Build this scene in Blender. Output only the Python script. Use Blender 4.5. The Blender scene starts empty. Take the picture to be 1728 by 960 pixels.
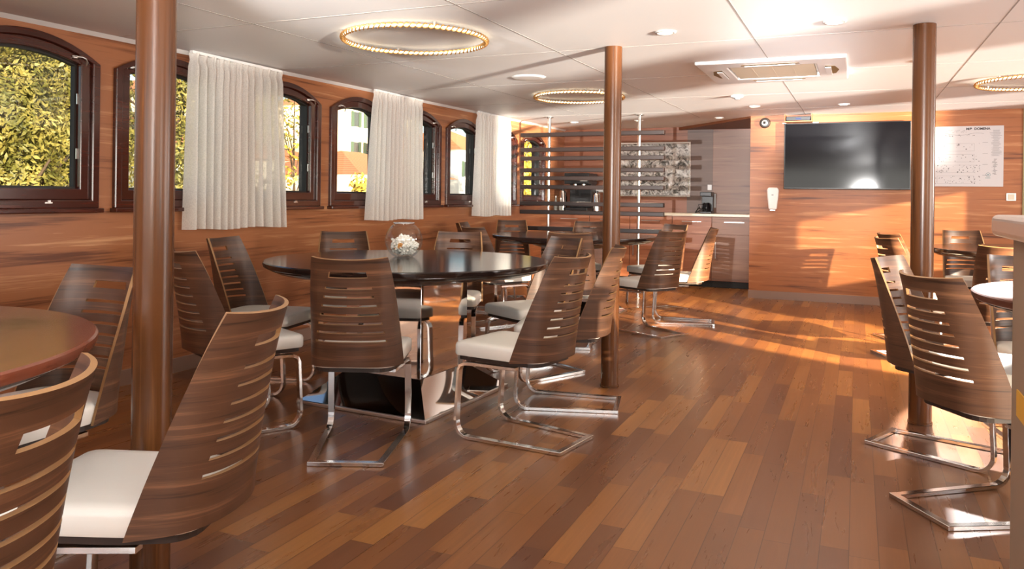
import bpy, bmesh, math, random
from mathutils import Vector, Matrix
random.seed(7)
C = bpy.context.scene.collection
S = bpy.context.scene
PI = math.pi

# ---------------------------------------------------------------- camera
FPX, CX, CY, YAW, ROLL, CAMH = 1340.0, 864.0, 332.0, math.radians(23.5), 0.0125, 1.2
cd = bpy.data.cameras.new('camera'); cam = bpy.data.objects.new('camera', cd); C.objects.link(cam)
cd.sensor_width = 36; cd.lens = FPX/1728*36; cd.shift_y = -(480-CY)/1728; cd.clip_start = .05; cd.clip_end = 300
cam.matrix_world = Matrix.Translation((0, 0, CAMH)) @ Matrix.Rotation(YAW, 4, 'Z') @ Matrix.Rotation(PI/2, 4, 'X') @ Matrix.Rotation(ROLL, 4, 'Z')
S.camera = cam
# ---------------------------------------------------------------- colour and exposure
S.view_settings.view_transform = 'Standard'; S.view_settings.look = 'None'
S.view_settings.gamma = 1; S.view_settings.use_curve_mapping = False
S.view_settings.exposure = 0.22
S.cycles.use_denoising = True
S.cycles.max_bounces = 8; S.cycles.transparent_max_bounces = 16; S.cycles.sample_clamp_indirect = 6
S.cycles.caustics_reflective = False; S.cycles.caustics_refractive = False
# ---------------------------------------------------------------- sky
W = bpy.data.worlds.new('sky'); S.world = W; W.use_nodes = True
wn = W.node_tree.nodes; wl = W.node_tree.links; wn.clear()
wo = wn.new('ShaderNodeOutputWorld'); wb = wn.new('ShaderNodeBackground'); sk = wn.new('ShaderNodeTexSky')
sk.sky_type = 'NISHITA'; sk.sun_disc = False; sk.sun_elevation = math.radians(28); sk.sun_rotation = math.radians(127)
wb.inputs['Strength'].default_value = .22
wl.new(sk.outputs[0], wb.inputs['Color']); wl.new(wb.outputs[0], wo.inputs[0])
# ---------------------------------------------------------------- lights
def lamp(kind, name, loc, energy, color=(1, 1, 1), aim=None, **kw):
    d = bpy.data.lights.new(name, kind); d.energy = energy; d.color = color
    for k, v in kw.items(): setattr(d, k, v)
    o = bpy.data.objects.new(name, d); C.objects.link(o); o.location = loc
    if aim is not None: o.rotation_euler = Vector(aim).to_track_quat('-Z', 'Y').to_euler()
    return o
lamp('SUN', 'sun', (6, -6, 6), 8.5, (1, .86, .66), aim=(-.8, .6, -.172), angle=math.radians(.6))
# soft fill lamps added at the unseen starboard and aft openings
for yy, ln, zz, hh, en in ((-1.3, 1.6, 1.55, .9, 25), (1.0, 1.6, 1.55, .9, 48), (4.3, 1.9, 1.1, 1.9, 120), (7.4, 1.6, 1.55, .9, 110)):
    lamp('AREA', 'daylight_fill', (4.28, yy, zz), en, (1, .95, .9), aim=(-1, 0, .10), shape='RECTANGLE', size=ln, size_y=hh)
lamp('AREA', 'daylight_fill', (-.4, -2.75, 1.5), 85, (1, .97, .94), aim=(0, 1, .12), shape='RECTANGLE', size=5.6, size_y=1.1)
lamp('SUN', 'sun_off_the_water', (6, -6, 4), 16, (1, .90, .77), aim=(-.8, .55, .115), angle=math.radians(3.2))
lamp('SPOT', 'floor_patch_spot', (4.05, 3.6, 1.93), 17000, (1, .74, .46), aim=(-4.5, 4.05, -1.93), spot_size=math.radians(19), spot_blend=.25, shadow_soft_size=.05)  # added spot, no real lamp: makes the warm patch on the floor
lamp('SPOT', 'ceiling_fill_spot', (.2, -1.3, 1.38), 1300, (1, .97, .94), aim=(-.12, 1, .75), spot_size=math.radians(96), spot_blend=.5, shadow_soft_size=.25)  # added uplight behind the camera, brightens the near ceiling
lamp('SPOT', 'galley_flash', (-2.3, -.2, 1.82), 1700, (1, .98, .96), aim=(-.40, 11.8, -.25), spot_size=math.radians(22), spot_blend=.7, shadow_soft_size=.03)
lamp('SPOT', 'ceiling_glow_spot', (.05, -2.4, .95), 9000, (1, 1, 1), aim=(-.55, 9.5, 1.22), spot_size=math.radians(9), spot_blend=1.0, shadow_soft_size=.15)  # added out-of-view spot aimed straight at the ceiling round the air conditioner
pd = lamp('SPOT', 'floor_pool_spot', (.413, 6.15, 2.12), 1700, (1, .98, .97), aim=(.12, -1.75, -2.0), spot_size=math.radians(42), spot_blend=.12, shadow_soft_size=.03)  # added spot behind the pillar, makes the bright pool on the floor
pd.scale = (.36, 1, 1)

# ================================================================ helpers
MATS = {}
def mat(name, color=(.8, .8, .8), rough=.5, metal=0., **kw):
    m = bpy.data.materials.new(name); m.use_nodes = True
    b = m.node_tree.nodes['Principled BSDF']
    b.inputs['Base Color'].default_value = (*color, 1); b.inputs['Roughness'].default_value = rough; b.inputs['Metallic'].default_value = metal
    for k, v in kw.items(): b.inputs[k.replace('_', ' ')].default_value = v
    MATS[name] = m; return m
def srgb(r, g, b):
    f = lambda c: (c/255/12.92) if c/255 <= .04045 else ((c/255+.055)/1.055)**2.4
    return (f(r), f(g), f(b))
class NT:
    def __init__(s, m): s.t = m.node_tree; s.n = s.t.nodes; s.l = s.t.links; s.b = s.n['Principled BSDF']
    def node(s, t, **kw):
        n = s.n.new(t)
        for k, v in kw.items():
            if hasattr(n, k): setattr(n, k, v)
            else: n.inputs[k].default_value = v
        return n
    def math(s, op, a, b=None, c=None):
        n = s.n.new('ShaderNodeMath'); n.operation = op
        for i, v in enumerate((a, b, c)):
            if v is None: continue
            if isinstance(v, (int, float)): n.inputs[i].default_value = v
            else: s.l.new(v, n.inputs[i])
        return n.outputs[0]
    def comb(s, x, y, z):
        n = s.n.new('ShaderNodeCombineXYZ')
        for i, v in enumerate((x, y, z)):
            if isinstance(v, (int, float)): n.inputs[i].default_value = v
            else: s.l.new(v, n.inputs[i])
        return n.outputs[0]
    def coords(s, kind='Object'):
        t = s.n.new('ShaderNodeTexCoord'); x = s.n.new('ShaderNodeSeparateXYZ'); s.l.new(t.outputs[kind], x.inputs[0]); return x.outputs
    def noise(s, vec, scale=1, detail=4, rough=.6, dist=0):
        n = s.n.new('ShaderNodeTexNoise'); s.l.new(vec, n.inputs['Vector'])
        n.inputs['Scale'].default_value = scale; n.inputs['Detail'].default_value = detail; n.inputs['Roughness'].default_value = rough; n.inputs['Distortion'].default_value = dist
        return n.outputs[0]
    def ramp(s, fac, stops):
        n = s.n.new('ShaderNodeValToRGB'); e = n.color_ramp.elements
        while len(e) < len(stops): e.new(.5)
        for i, (p, c) in enumerate(stops): e[i].position = p; e[i].color = (*c, 1)
        s.l.new(fac, n.inputs[0]); return n.outputs[0]
    def mix(s, fac, a, b, mode='MIX'):
        n = s.n.new('ShaderNodeMix'); n.data_type = 'RGBA'; n.blend_type = mode
        for sock, v in ((n.inputs[0], fac), (n.inputs[6], a), (n.inputs[7], b)):
            if isinstance(v, (int, float)): sock.default_value = v
            elif isinstance(v, tuple): sock.default_value = (*v, 1)
            else: s.l.new(v, sock)
        return n.outputs[2]
    def bump(s, h, strength=.1, dist=.01):
        n = s.n.new('ShaderNodeBump'); n.inputs['Strength'].default_value = strength; n.inputs['Distance'].default_value = dist
        s.l.new(h, n.inputs['Height']); s.l.new(n.outputs[0], s.b.inputs['Normal'])

def wood(name, dark, mid, light, along='x', rough=.35, fine=30., long=.5, band=6., streak=.5, spec=.5, coat=0.):
    """horizontal grained laminate or veneer"""
    m = mat(name, mid, rough); t = NT(m); X, Y, Z = t.coords()
    if along == 'x': v = lambda a, b: t.comb(t.math('MULTIPLY', X, a), t.math('MULTIPLY', Y, a), t.math('MULTIPLY', Z, b))
    else: v = lambda a, b: t.comb(t.math('MULTIPLY', X, b), t.math('MULTIPLY', Y, b), t.math('MULTIPLY', Z, a))
    n1 = t.noise(v(long, band), 1, 3, .6, .3); n2 = t.noise(v(long*2.2, fine), 1, 5, .65, .2); n3 = t.noise(v(long*8, fine*6), 1, 2, .5)
    a = t.math('ADD', t.math('MULTIPLY', n1, .5), t.math('MULTIPLY', n2, .5)); a = t.math('ADD', a, t.math('MULTIPLY', t.math('SUBTRACT', n3, .5), .12))
    col = t.ramp(a, [(.36, dark), (.46, mid), (.54, mid), (.66, light)])
    col = t.mix(t.math('MULTIPLY', t.math('GREATER_THAN', n2, .64), streak), col, light)
    t.l.new(col, t.b.inputs['Base Color']); t.b.inputs['Specular IOR Level'].default_value = spec
    t.b.inputs['Coat Weight'].default_value = coat; t.b.inputs['Coat Roughness'].default_value = .12
    return m
WALL = wood('wall_laminate', srgb(104, 58, 34), srgb(166, 106, 68), srgb(208, 156, 112), 'x', .33, 30, .4, 9, .35)
WALLB = wood('wall_laminate_back', srgb(100, 54, 28), srgb(170, 104, 60), srgb(212, 154, 104), 'x', .36, 28, .5, 10, .35, .35)
KITW = wood('kitchen_laminate', srgb(94, 56, 38), srgb(148, 94, 68), srgb(184, 130, 98), 'x', .38, 26, .5, 8, .4)
KITD = wood('kitchen_door_laminate', srgb(104, 72, 58), srgb(138, 100, 80), srgb(164, 124, 100), 'x', .4, 30, .5, 8, .2)
VEN = wood('walnut_veneer', srgb(46, 29, 20), srgb(80, 53, 37), srgb(118, 82, 58), 'x', .4, 95, 1.2, 34, .04, .45)
PLYE = mat('plywood_edge', srgb(150, 112, 72), .5)
PILW = wood('pillar_veneer', srgb(54, 30, 16), srgb(88, 52, 26), srgb(120, 76, 40), 'z', .26, 26, .5, 10, .1, .35)
MAHO = wood('mahogany_gloss', srgb(44, 17, 12), srgb(66, 27, 18), srgb(96, 42, 27), 'x', .16, 40, 1., 10, .1, .5, .6)
TDARK = wood('dark_table_wood', srgb(18, 12, 11), srgb(34, 23, 20), srgb(52, 36, 31), 'x', .14, 30, 2., 10, .1)
TBRO = wood('brown_table_wood', srgb(54, 29, 23), srgb(92, 55, 43), srgb(118, 78, 60), 'x', .5, 30, 2., 10, .1, .06)
for m_ in (TDARK, TBRO):   # table grain runs along y
    for n in m_.node_tree.nodes:
        pass
TRED = wood('red_table_wood', srgb(78, 38, 26), srgb(124, 68, 48), srgb(158, 98, 72), 'x', .22, 24, 1.5, 8, .2)
BASEB = mat('skirting_grey', srgb(150, 120, 104), .4)
CEIL = mat('ceiling_white', (.88, .88, .885), .5); SEAM = mat('ceiling_joint', (.35, .33, .31), .7)
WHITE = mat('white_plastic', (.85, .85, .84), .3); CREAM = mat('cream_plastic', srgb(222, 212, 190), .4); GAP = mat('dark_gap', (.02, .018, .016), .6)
CHROME = mat('chrome', (.78, .77, .75), .13, 1.); MIRROR = mat('mirror_steel', (.82, .82, .82), .04, 1.); SATIN = mat('satin_steel', (.66, .64, .62), .28, 1.)
LEATH = mat('white_leather', srgb(246, 243, 234), .42); PAN = mat('seat_pan_dark', srgb(46, 34, 28), .5)
BLACK = mat('black_plastic', (.012, .012, .013), .3); BLKG = mat('black_glass', (.006, .006, .008), .08, Specular_IOR_Level=.22)
SLAT = mat('dark_slat', srgb(38, 27, 24), .35); WORK = mat('worktop_white', srgb(226, 220, 206), .3)
PAPER = mat('paper', srgb(212, 209, 212), .7); INK = mat('ink', srgb(48, 46, 50), .7); INKL = mat('ink_light', srgb(150, 150, 156), .6); INKG = mat('ink_teal', srgb(92, 140, 148), .6)
def emis(name, col, st):
    m = mat(name, col, .5); b = m.node_tree.nodes['Principled BSDF']
    b.inputs['Emission Color'].default_value = (*col, 1); b.inputs['Emission Strength'].default_value = st; return m
LEDW = emis('led_warm', (1, .86, .6), 3.5); DOWN = emis('downlight_lens', (1, .85, .6), 4.0)
def glass_thin(name, tint=(1, 1, 1), refl=1.):
    m = bpy.data.materials.new(name); m.use_nodes = True; n = m.node_tree.nodes; l = m.node_tree.links; n.clear()
    o = n.new('ShaderNodeOutputMaterial'); mx = n.new('ShaderNodeMixShader'); tr = n.new('ShaderNodeBsdfTransparent'); gl = n.new('ShaderNodeBsdfGlossy'); lw = n.new('ShaderNodeLayerWeight'); lw.inputs[0].default_value = .5
    pw = n.new('ShaderNodeMath'); pw.operation = 'POWER'; pw.inputs[1].default_value = 4; l.new(lw.outputs['Facing'], pw.inputs[0])
    fr = n.new('ShaderNodeMath'); fr.operation = 'MULTIPLY_ADD'; fr.inputs[1].default_value = .55*refl; fr.inputs[2].default_value = .035; l.new(pw.outputs[0], fr.inputs[0])
    tr.inputs[0].default_value = (*tint, 1); gl.inputs['Roughness'].default_value = .02
    l.new(fr.outputs[0], mx.inputs[0]); l.new(tr.outputs[0], mx.inputs[1]); l.new(gl.outputs[0], mx.inputs[2]); l.new(mx.outputs[0], o.inputs[0])
    return m
GLASS = glass_thin('window_glass', (.95, .97, .95))
BOWL = glass_thin('bowl_glass', (.97, .98, .98))

# floor -------------------------------------------------------------
FLOOR = mat('parquet', srgb(140, 84, 46), .3)
t = NT(FLOOR); X, Y, Z = t.coords()
xi = t.math('DIVIDE', t.math('ADD', X, .014), .0935); ci = t.math('FLOOR', xi); fx = t.math('FRACT', t.math('ADD', xi, 200))
wn1 = t.node('ShaderNodeTexWhiteNoise', noise_dimensions='1D'); t.l.new(ci, wn1.inputs['W'])
yi = t.math('ADD', t.math('DIVIDE', Y, .78), t.math('MULTIPLY', wn1.outputs[0], 7.3)); cj = t.math('FLOOR', yi); fy = t.math('FRACT', t.math('ADD', yi, 200))
wn2 = t.node('ShaderNodeTexWhiteNoise', noise_dimensions='2D'); t.l.new(t.comb(ci, cj, 0), wn2.inputs['Vector'])
r2 = wn2.outputs[0]
gv = t.comb(t.math('ADD', t.math('MULTIPLY', X, 22), t.math('MULTIPLY', r2, 57)), t.math('ADD', t.math('MULTIPLY', Y, 1.6), t.math('MULTIPLY', r2, 31)), 0)
g1 = t.noise(gv, 1, 5, .6, .8)
rings = t.math('FRACT', t.math('MULTIPLY', t.noise(gv, .16, 0, .4, .15), 30.)); rings = t.math('POWER', t.math('ABSOLUTE', t.math('SUBTRACT', rings, .5)), 1.0)
strong = t.math('GREATER_THAN', wn2.outputs[0], .55)
fine = t.noise(t.comb(t.math('MULTIPLY', X, 160), t.math('MULTIPLY', Y, 5), r2), 1, 3, .6)
base = t.ramp(r2, [(0., srgb(94, 58, 38)), (.25, srgb(114, 72, 42)), (.6, srgb(126, 80, 44)), (.85, srgb(138, 90, 48)), (1., srgb(152, 102, 54))])
gr = t.math('ADD', t.math('MULTIPLY', t.math('SUBTRACT', g1, .5), .9), t.math('MULTIPLY', t.math('SUBTRACT', fine, .5), .5))
gr = t.math('ADD', gr, t.math('MULTIPLY', t.math('MULTIPLY', t.math('SUBTRACT', t.noise(t.comb(t.math('ADD', t.math('MULTIPLY', X, 75), t.math('MULTIPLY', r2, 90)), t.math('MULTIPLY', Y, 1.3), r2), 1, 2, .4, .1), .5), 1.0), strong))
shade = t.math('ADD', 1., t.math('MULTIPLY', gr, .42))
sh = t.node('ShaderNodeVectorMath', operation='SCALE'); t.l.new(base, sh.inputs[0]); t.l.new(shade, sh.inputs['Scale'])
sx = t.math('LESS_THAN', fx, .03); sy = t.math('LESS_THAN', fy, .0035); seam = t.math('MAXIMUM', sx, sy)
col = t.mix(t.math('MULTIPLY', seam, .85), sh.outputs[0], srgb(70, 40, 24))
t.l.new(col, t.b.inputs['Base Color'])
t.l.new(t.math('ADD', .22, t.math('MULTIPLY', g1, .14)), t.b.inputs['Roughness'])
t.bump(t.math('SUBTRACT', t.math('MULTIPLY', fine, .15), t.math('MULTIPLY', seam, .8)), .12, .004)
t.b.inputs['Specular IOR Level'].default_value = .55

def obj(name, bm, m, parent=None, smooth=False, loc=None, rotz=0., bevel=0, seg=2, auto=None, doubles=True):
    if doubles: bmesh.ops.remove_doubles(bm, verts=bm.verts, dist=1e-5)
    bmesh.ops.recalc_face_normals(bm, faces=bm.faces)
    me = bpy.data.meshes.new(name); bm.to_mesh(me); bm.free()
    for k in (m if isinstance(m, (list, tuple)) else [m]): me.materials.append(k)
    if smooth: me.polygons.foreach_set('use_smooth', [True]*len(me.polygons))
    if auto is not None: me.set_sharp_from_angle(angle=math.radians(auto))
    o = bpy.data.objects.new(name, me); C.objects.link(o)
    if parent: o.parent = parent
    if loc: o.location = loc
    o.rotation_euler.z = rotz
    if bevel:
        b = o.modifiers.new('bevel', 'BEVEL'); b.width = bevel; b.segments = seg; b.limit_method = 'ANGLE'; b.angle_limit = math.radians(35)
    return o
def box(bm, x0, x1, y0, y1, z0, z1, mi=0):
    v = [bm.verts.new(p) for p in ((x0, y0, z0), (x1, y0, z0), (x1, y1, z0), (x0, y1, z0), (x0, y0, z1), (x1, y0, z1), (x1, y1, z1), (x0, y1, z1))]
    for f in ((3, 2, 1, 0), (4, 5, 6, 7), (0, 1, 5, 4), (1, 2, 6, 5), (2, 3, 7, 6), (3, 0, 4, 7)):
        bm.faces.new([v[i] for i in f]).material_index = mi
def lathe(bm, prof, n=48, c=(0, 0, 0), mi=0):
    rings = []
    for r, z in prof:
        if r < 1e-6: rings.append([bm.verts.new((c[0], c[1], c[2]+z))])
        else: rings.append([bm.verts.new((c[0]+r*math.cos(2*PI*i/n), c[1]+r*math.sin(2*PI*i/n), c[2]+z)) for i in range(n)])
    for a, b in zip(rings, rings[1:]):
        for i in range(n):
            j = (i+1) % n
            p = [a[i % len(a)], a[j % len(a)], b[j % len(b)], b[i % len(b)]]
            q = []
            for w in p:
                if w not in q: q.append(w)
            if len(q) > 2: bm.faces.new(q).material_index = mi
def tube(bm, pts, r, n=8, closed=False, mi=0):
    pts = [Vector(p) for p in pts]; rings = []; N = len(pts)
    for i, p in enumerate(pts):
        d = (pts[(i+1) % N]-pts[i-1]) if closed else (pts[min(i+1, N-1)]-pts[max(i-1, 0)])
        d.normalize(); u = d.cross(Vector((0, 0, 1)))
        if u.length < 1e-3: u = Vector((1, 0, 0))
        u.normalize(); w = u.cross(d)
        rr = r(i/(N-1)) if callable(r) else r
        rings.append([bm.verts.new(p+u*rr*math.cos(2*PI*k/n)+w*rr*math.sin(2*PI*k/n)) for k in range(n)])
    for i in range(N if closed else N-1):
        a, b = rings[i], rings[(i+1) % N]
        for k in range(n): bm.faces.new([a[k], a[(k+1) % n], b[(k+1) % n], b[k]]).material_index = mi
    if not closed: bm.faces.new(rings[0]); bm.faces.new(rings[-1])
def poly(bm, pts, a, b, axis='z', mi=0):
    """extrude 2D polygon between a and b on an axis"""
    def P(p, h): return {'z': (p[0], p[1], h), 'x': (h, p[0], p[1]), 'y': (p[0], h, p[1])}[axis]
    A = [bm.verts.new(P(p, a)) for p in pts]; B = [bm.verts.new(P(p, b)) for p in pts]; n = len(pts)
    bm.faces.new(A).material_index = mi; bm.faces.new(B).material_index = mi
    for i in range(n): bm.faces.new([A[i], A[(i+1) % n], B[(i+1) % n], B[i]]).material_index = mi
def ring2(bm, outer, inner, a, b, axis='x', mi=0):
    def P(p, h): return {'z': (p[0], p[1], h), 'x': (h, p[0], p[1]), 'y': (p[0], h, p[1])}[axis]
    L = [[bm.verts.new(P(p, h)) for p in q] for q, h in ((outer, a), (outer, b), (inner, b), (inner, a))]; n = len(outer)
    for u in range(4):
        A, B = L[u], L[(u+1) % 4]
        for i in range(n): bm.faces.new([A[i], A[(i+1) % n], B[(i+1) % n], B[i]]).material_index = mi
def thing(name, label, cat, loc=(0, 0, 0), rotz=0., group=None):
    o = bpy.data.objects.new(name, None); C.objects.link(o); o.location = loc; o.rotation_euler.z = rotz; o.empty_display_size = .1
    o['label'] = label; o['category'] = cat
    if group: o['group'] = group
    return o
def tag(o, label, cat, group=None):
    o['label'] = label; o['category'] = cat
    if group: o['group'] = group
    return o
def struct(o): o['kind'] = 'structure'; return o
def dup(root, loc, rotz, label=None, group=None):
    r = root.copy(); C.objects.link(r); r.location = loc; r.rotation_euler.z = rotz
    if label: r['label'] = label
    if group: r['group'] = group
    for ch in list(root.children):
        c = ch.copy(); C.objects.link(c); c.parent = r
        for g in ch.children:
            d = g.copy(); C.objects.link(d); d.parent = c
    return r
def ceil_z(y): return 2.105+.012*y

# ================================================================ room shell
XL, XR, YB, YK, YA = -4.17, 4.17, 10.1, 11.6, -2.9
bm = bmesh.new(); box(bm, XL-.2, XR+.2, YA-.1, YK+.2, -.1, 0); struct(obj('floor', bm, FLOOR))
bm = bmesh.new()
v = [bm.verts.new((x, y, ceil_z(y)+dz)) for dz in (0, .08) for x, y in ((XL-.19, YA-.1), (XR+.2, YA-.1), (XR+.2, YK+.2), (XL-.19, YK+.2))]
for f in ((0, 1, 2, 3), (7, 6, 5, 4), (0, 4, 5, 1), (1, 5, 6, 2), (2, 6, 7, 3), (3, 7, 4, 0)): bm.faces.new([v[i] for i in f])
ceiling = struct(obj('ceiling', bm, CEIL))
# panel joints on the ceiling: thin strips let into it
bm = bmesh.new()
def cstrip(x0, y0, x1, y1, w=.004):
    d = Vector((x1-x0, y1-y0, 0)).normalized(); n = Vector((-d.y, d.x, 0))*w
    a = [(x0-n.x, y0-n.y), (x1-n.x, y1-n.y), (x1+n.x, y1+n.y), (x0+n.x, y0+n.y)]
    lo = [bm.verts.new((p[0], p[1], ceil_z(p[1])-.0012)) for p in a]; hi = [bm.verts.new((p[0], p[1], ceil_z(p[1])+.004)) for p in a]
    bm.faces.new(lo); bm.faces.new(hi)
    for i in range(4): bm.faces.new([lo[i], lo[(i+1) % 4], hi[(i+1) % 4], hi[i]])
for x in (-3.1, -1.83, -.575, .69, 1.95, 3.2): cstrip(x, YA, x, YB, .003)
for y in (.6, 2.05, 3.48, 4.93, 6.38, 7.83, 9.28): cstrip(XL, y, XR, y, .003)
struct(obj('trim_1', bm, SEAM))
# white cornice along the port wall
bm = bmesh.new()
for k in range(14):
    y0, y1 = YA+k*(YK-YA)/14, YA+(k+1)*(YK-YA)/14
    v = [bm.verts.new(p) for p in ((XL+.001, y0, ceil_z(y0)-.022), (XL+.035, y0, ceil_z(y0)-.001), (XL+.035, y1, ceil_z(y1)-.001), (XL+.001, y1, ceil_z(y1)-.022), (XL+.001, y0, ceil_z(y0)+.002), (XL+.001, y1, ceil_z(y1)+.002))]
    bm.faces.new(v[:4]); bm.faces.new((v[0], v[1], v[4])); bm.faces.new((v[2], v[3], v[5])); bm.faces.new((v[0], v[3], v[5], v[4])); bm.faces.new((v[1], v[2], v[5], v[4]))
struct(obj('trim_2', bm, WHITE))

# port wall with arched window openings ---------------------------
ZS, ZSP, RISE = 1.12, 1.955, .115      # opening sill, spring of the arch, rise
wins = [(-1.6, -.75), (-.55, .3), (.48, 1.33), (2.49-1.0, 2.34), (2.49, 3.34), (3.49, 4.34), (4.62, 5.47), (5.65, 6.50), (6.73, 7.58), (7.75, 8.60), (8.83, 9.68), (9.88, 10.72)]
def arch(y0, y1, z0, zs, rise, inset=0, n=14):
    """closed outline (y,z): sill, right side, arch, left side"""
    a0, a1 = y0+inset, y1-inset; c = (y0+y1)/2; w = (y1-y0)/2
    pts = [(a0, z0+inset), (a1, z0+inset)]
    for i in range(n+1):
        u = 1-2*i/n; y = c+(a1-c)*u
        pts.append((y, zs-inset*.55+(rise-inset*.3)*(1-((y-c)/w)**2)))
    return pts
bm = bmesh.new()
edges = [YA-.1]+[e for w in wins for e in w]+[YK+.2]
for x, flip in ((XL, 0), (XL-.19, 1)):
    def quad(*p): bm.faces.new([bm.verts.new((x, a, b)) for a, b in p])
    for i in range(0, len(edges), 2):
        a, b = edges[i], edges[i+1]; quad((a, 0), (b, 0), (b, ceil_z(b)), (a, ceil_z(a)))
    for y0, y1 in wins:
        a = arch(y0, y1, ZS, ZSP, RISE); quad((y0, 0), (y1, 0), (y1, ZS), (y0, ZS)); top = a[2:]
        for p, q in zip(top, top[1:]): quad(p, q, (q[0], ceil_z(q[0])), (p[0], ceil_z(p[0])))
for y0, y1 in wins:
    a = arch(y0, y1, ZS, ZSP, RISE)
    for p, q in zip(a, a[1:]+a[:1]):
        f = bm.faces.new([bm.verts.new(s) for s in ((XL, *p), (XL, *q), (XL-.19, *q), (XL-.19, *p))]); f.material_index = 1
for y0, y1, z0, z1 in ((YA-.1, YK+.2, 0, None),):
    pass
struct(obj('wall_left', bm, [WALL, GAP]))
# boarding joints on the port wall
bm = bmesh.new(); box(bm, XL, XL+.018, YA, 9.9, 0, .095); struct(obj('baseboard_left', bm, BASEB))
def hook():
    bm = bmesh.new()
    tube(bm, [(0, 0, 0), (.012, .012, .004), (.022, .03, .004), (.026, .05, -.004), (.024, .062, -.022), (.02, .06, -.045)], lambda u: .007-.002*u, 8)
    lathe(bm, [(0, .006), (.014, .006), (.016, 0), (.016, -.01), (0, -.01)], 12); tube(bm, [(0, -.02, .004), (.008, 0, .006), (.01, .02, .006)], .007, 6)
    return bm
for k, (y0, y1) in enumerate(wins):
    if y1 < 1.4: continue
    wo_ = bpy.data.objects.new('window_%d' % (k+1), None); C.objects.link(wo_); wo_.location = (XL, (y0+y1)/2, ZS); struct(wo_)
    L0 = lambda pts: [(p[0]-(y0+y1)/2, p[1]-ZS) for p in pts]
    bm = bmesh.new(); o_ = L0(arch(y0, y1, ZS, ZSP, RISE, -.02)); i_ = L0(arch(y0, y1, ZS, ZSP, RISE, .03)); ring2(bm, o_, i_, -.02, .028)
    obj('window_frame', bm, MAHO, wo_, bevel=.005)
    bm = bmesh.new(); o_ = L0(arch(y0, y1, ZS, ZSP, RISE, .03)); i_ = L0(arch(y0, y1, ZS, ZSP, RISE, .095)); ring2(bm, o_, i_, -.045, .008)
    obj('sash', bm, MAHO, wo_, bevel=.004)
    bm = bmesh.new(); o_ = L0(arch(y0, y1, ZS, ZSP, RISE, .095)); i_ = L0(arch(y0, y1, ZS, ZSP, RISE, .108)); ring2(bm, o_, i_, -.065, -.03)
    obj('glazing_bead', bm, GAP, wo_)
    bm = bmesh.new(); poly(bm, L0(arch(y0, y1, ZS, ZSP, RISE, .1)), -.052, -.048, 'x'); obj('glass_pane', bm, GLASS, wo_)
    bm = bmesh.new(); box(bm, -.01, .055, y0-(y0+y1)/2-.035, y1-(y0+y1)/2+.035, -.045, -.018); obj('window_sill', bm, MAHO, wo_, bevel=.006)
    for s in (-1, 1):
        h = obj('latch', hook(), SATIN, wo_, smooth=True); h.location = (.012, s*(y1-y0)*.36-.02, ZSP-ZS+.02)
    bm = bmesh.new(); box(bm, 0, .02, -.022, .022, 0, .008); box(bm, .005, .025, -.008, .008, .006, .018); h = obj('catch', bm, SATIN, wo_); h.location = (.012, .12, .01)
    bm = bmesh.new(); 
    for hz in (.3, .62): box(bm, .0, .006, -.005, .005, hz-.03, hz+.03)
    h = obj('hinge', bm, SATIN, wo_); h.location = (-.02, (y1-y0)/2-.1, 0)

# starboard wall (not in view) with its openings: it shapes the sunlight
opens = [(-2.0, -.6, 1.15, 2.0), (-.1, 1.75, 1.15, 2.06), (3.35, 5.25, .02, 1.98), (6.4, 7.8, 1.15, 2.0)]
bm = bmesh.new(); e = YA-.1
for a, b, z0, z1 in opens:
    box(bm, XR, XR+.12, e, a, 0, 2.3); box(bm, XR, XR+.12, a, b, 0, z0); box(bm, XR, XR+.12, a, b, z1, 2.3); e = b
box(bm, XR, XR+.12, e, YK+.2, 0, 2.3); struct(obj('wall_right', bm, WALL))
bm = bmesh.new()
for a, b, z0, z1 in ((-4.4, -3.6, 0, 2.3), (2.8, 4.4, 0, 2.3), (-3.6, 2.8, 0, .85), (-3.6, 2.8, 2.05, 2.3)): box(bm, a, b, YA-.12, YA, z0, z1)
struct(obj('wall_aft', bm, WALL))
# forward wall with the television, and the galley recess
bm = bmesh.new(); box(bm, -1.21, XR+.1, YB, YB+.12, 0, 2.27); box(bm, -1.21, -1.09, YB+.12, YK, 0, 2.27); struct(obj('wall_back', bm, WALLB))
bm = bmesh.new(); box(bm, -1.215, XR, YB-.016, YB, 0, .095); struct(obj('baseboard_back', bm, BASEB))
bm = bmesh.new(); box(bm, XL-.2, -1.09, YK, YK+.1, 0, 2.3); struct(obj('wall_kitchen', bm, KITW))
bm = bmesh.new(); box(bm, 1.64, 1.665, YB-.02, YB, 0, ceil_z(YB)); struct(obj('trim_3', bm, mat('edge_strip', srgb(150, 140, 92), .4)))
# brown boxed-in strip under the ceiling beside the galley
bm = bmesh.new(); poly(bm, [(-1.21, YB), (-1.21, YK), (-2.4, YK)], ceil_z(11)-.035, ceil_z(11)+.03); struct(obj('trim_4', bm, mat('soffit_brown', srgb(120, 72, 46), .5)))

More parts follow.
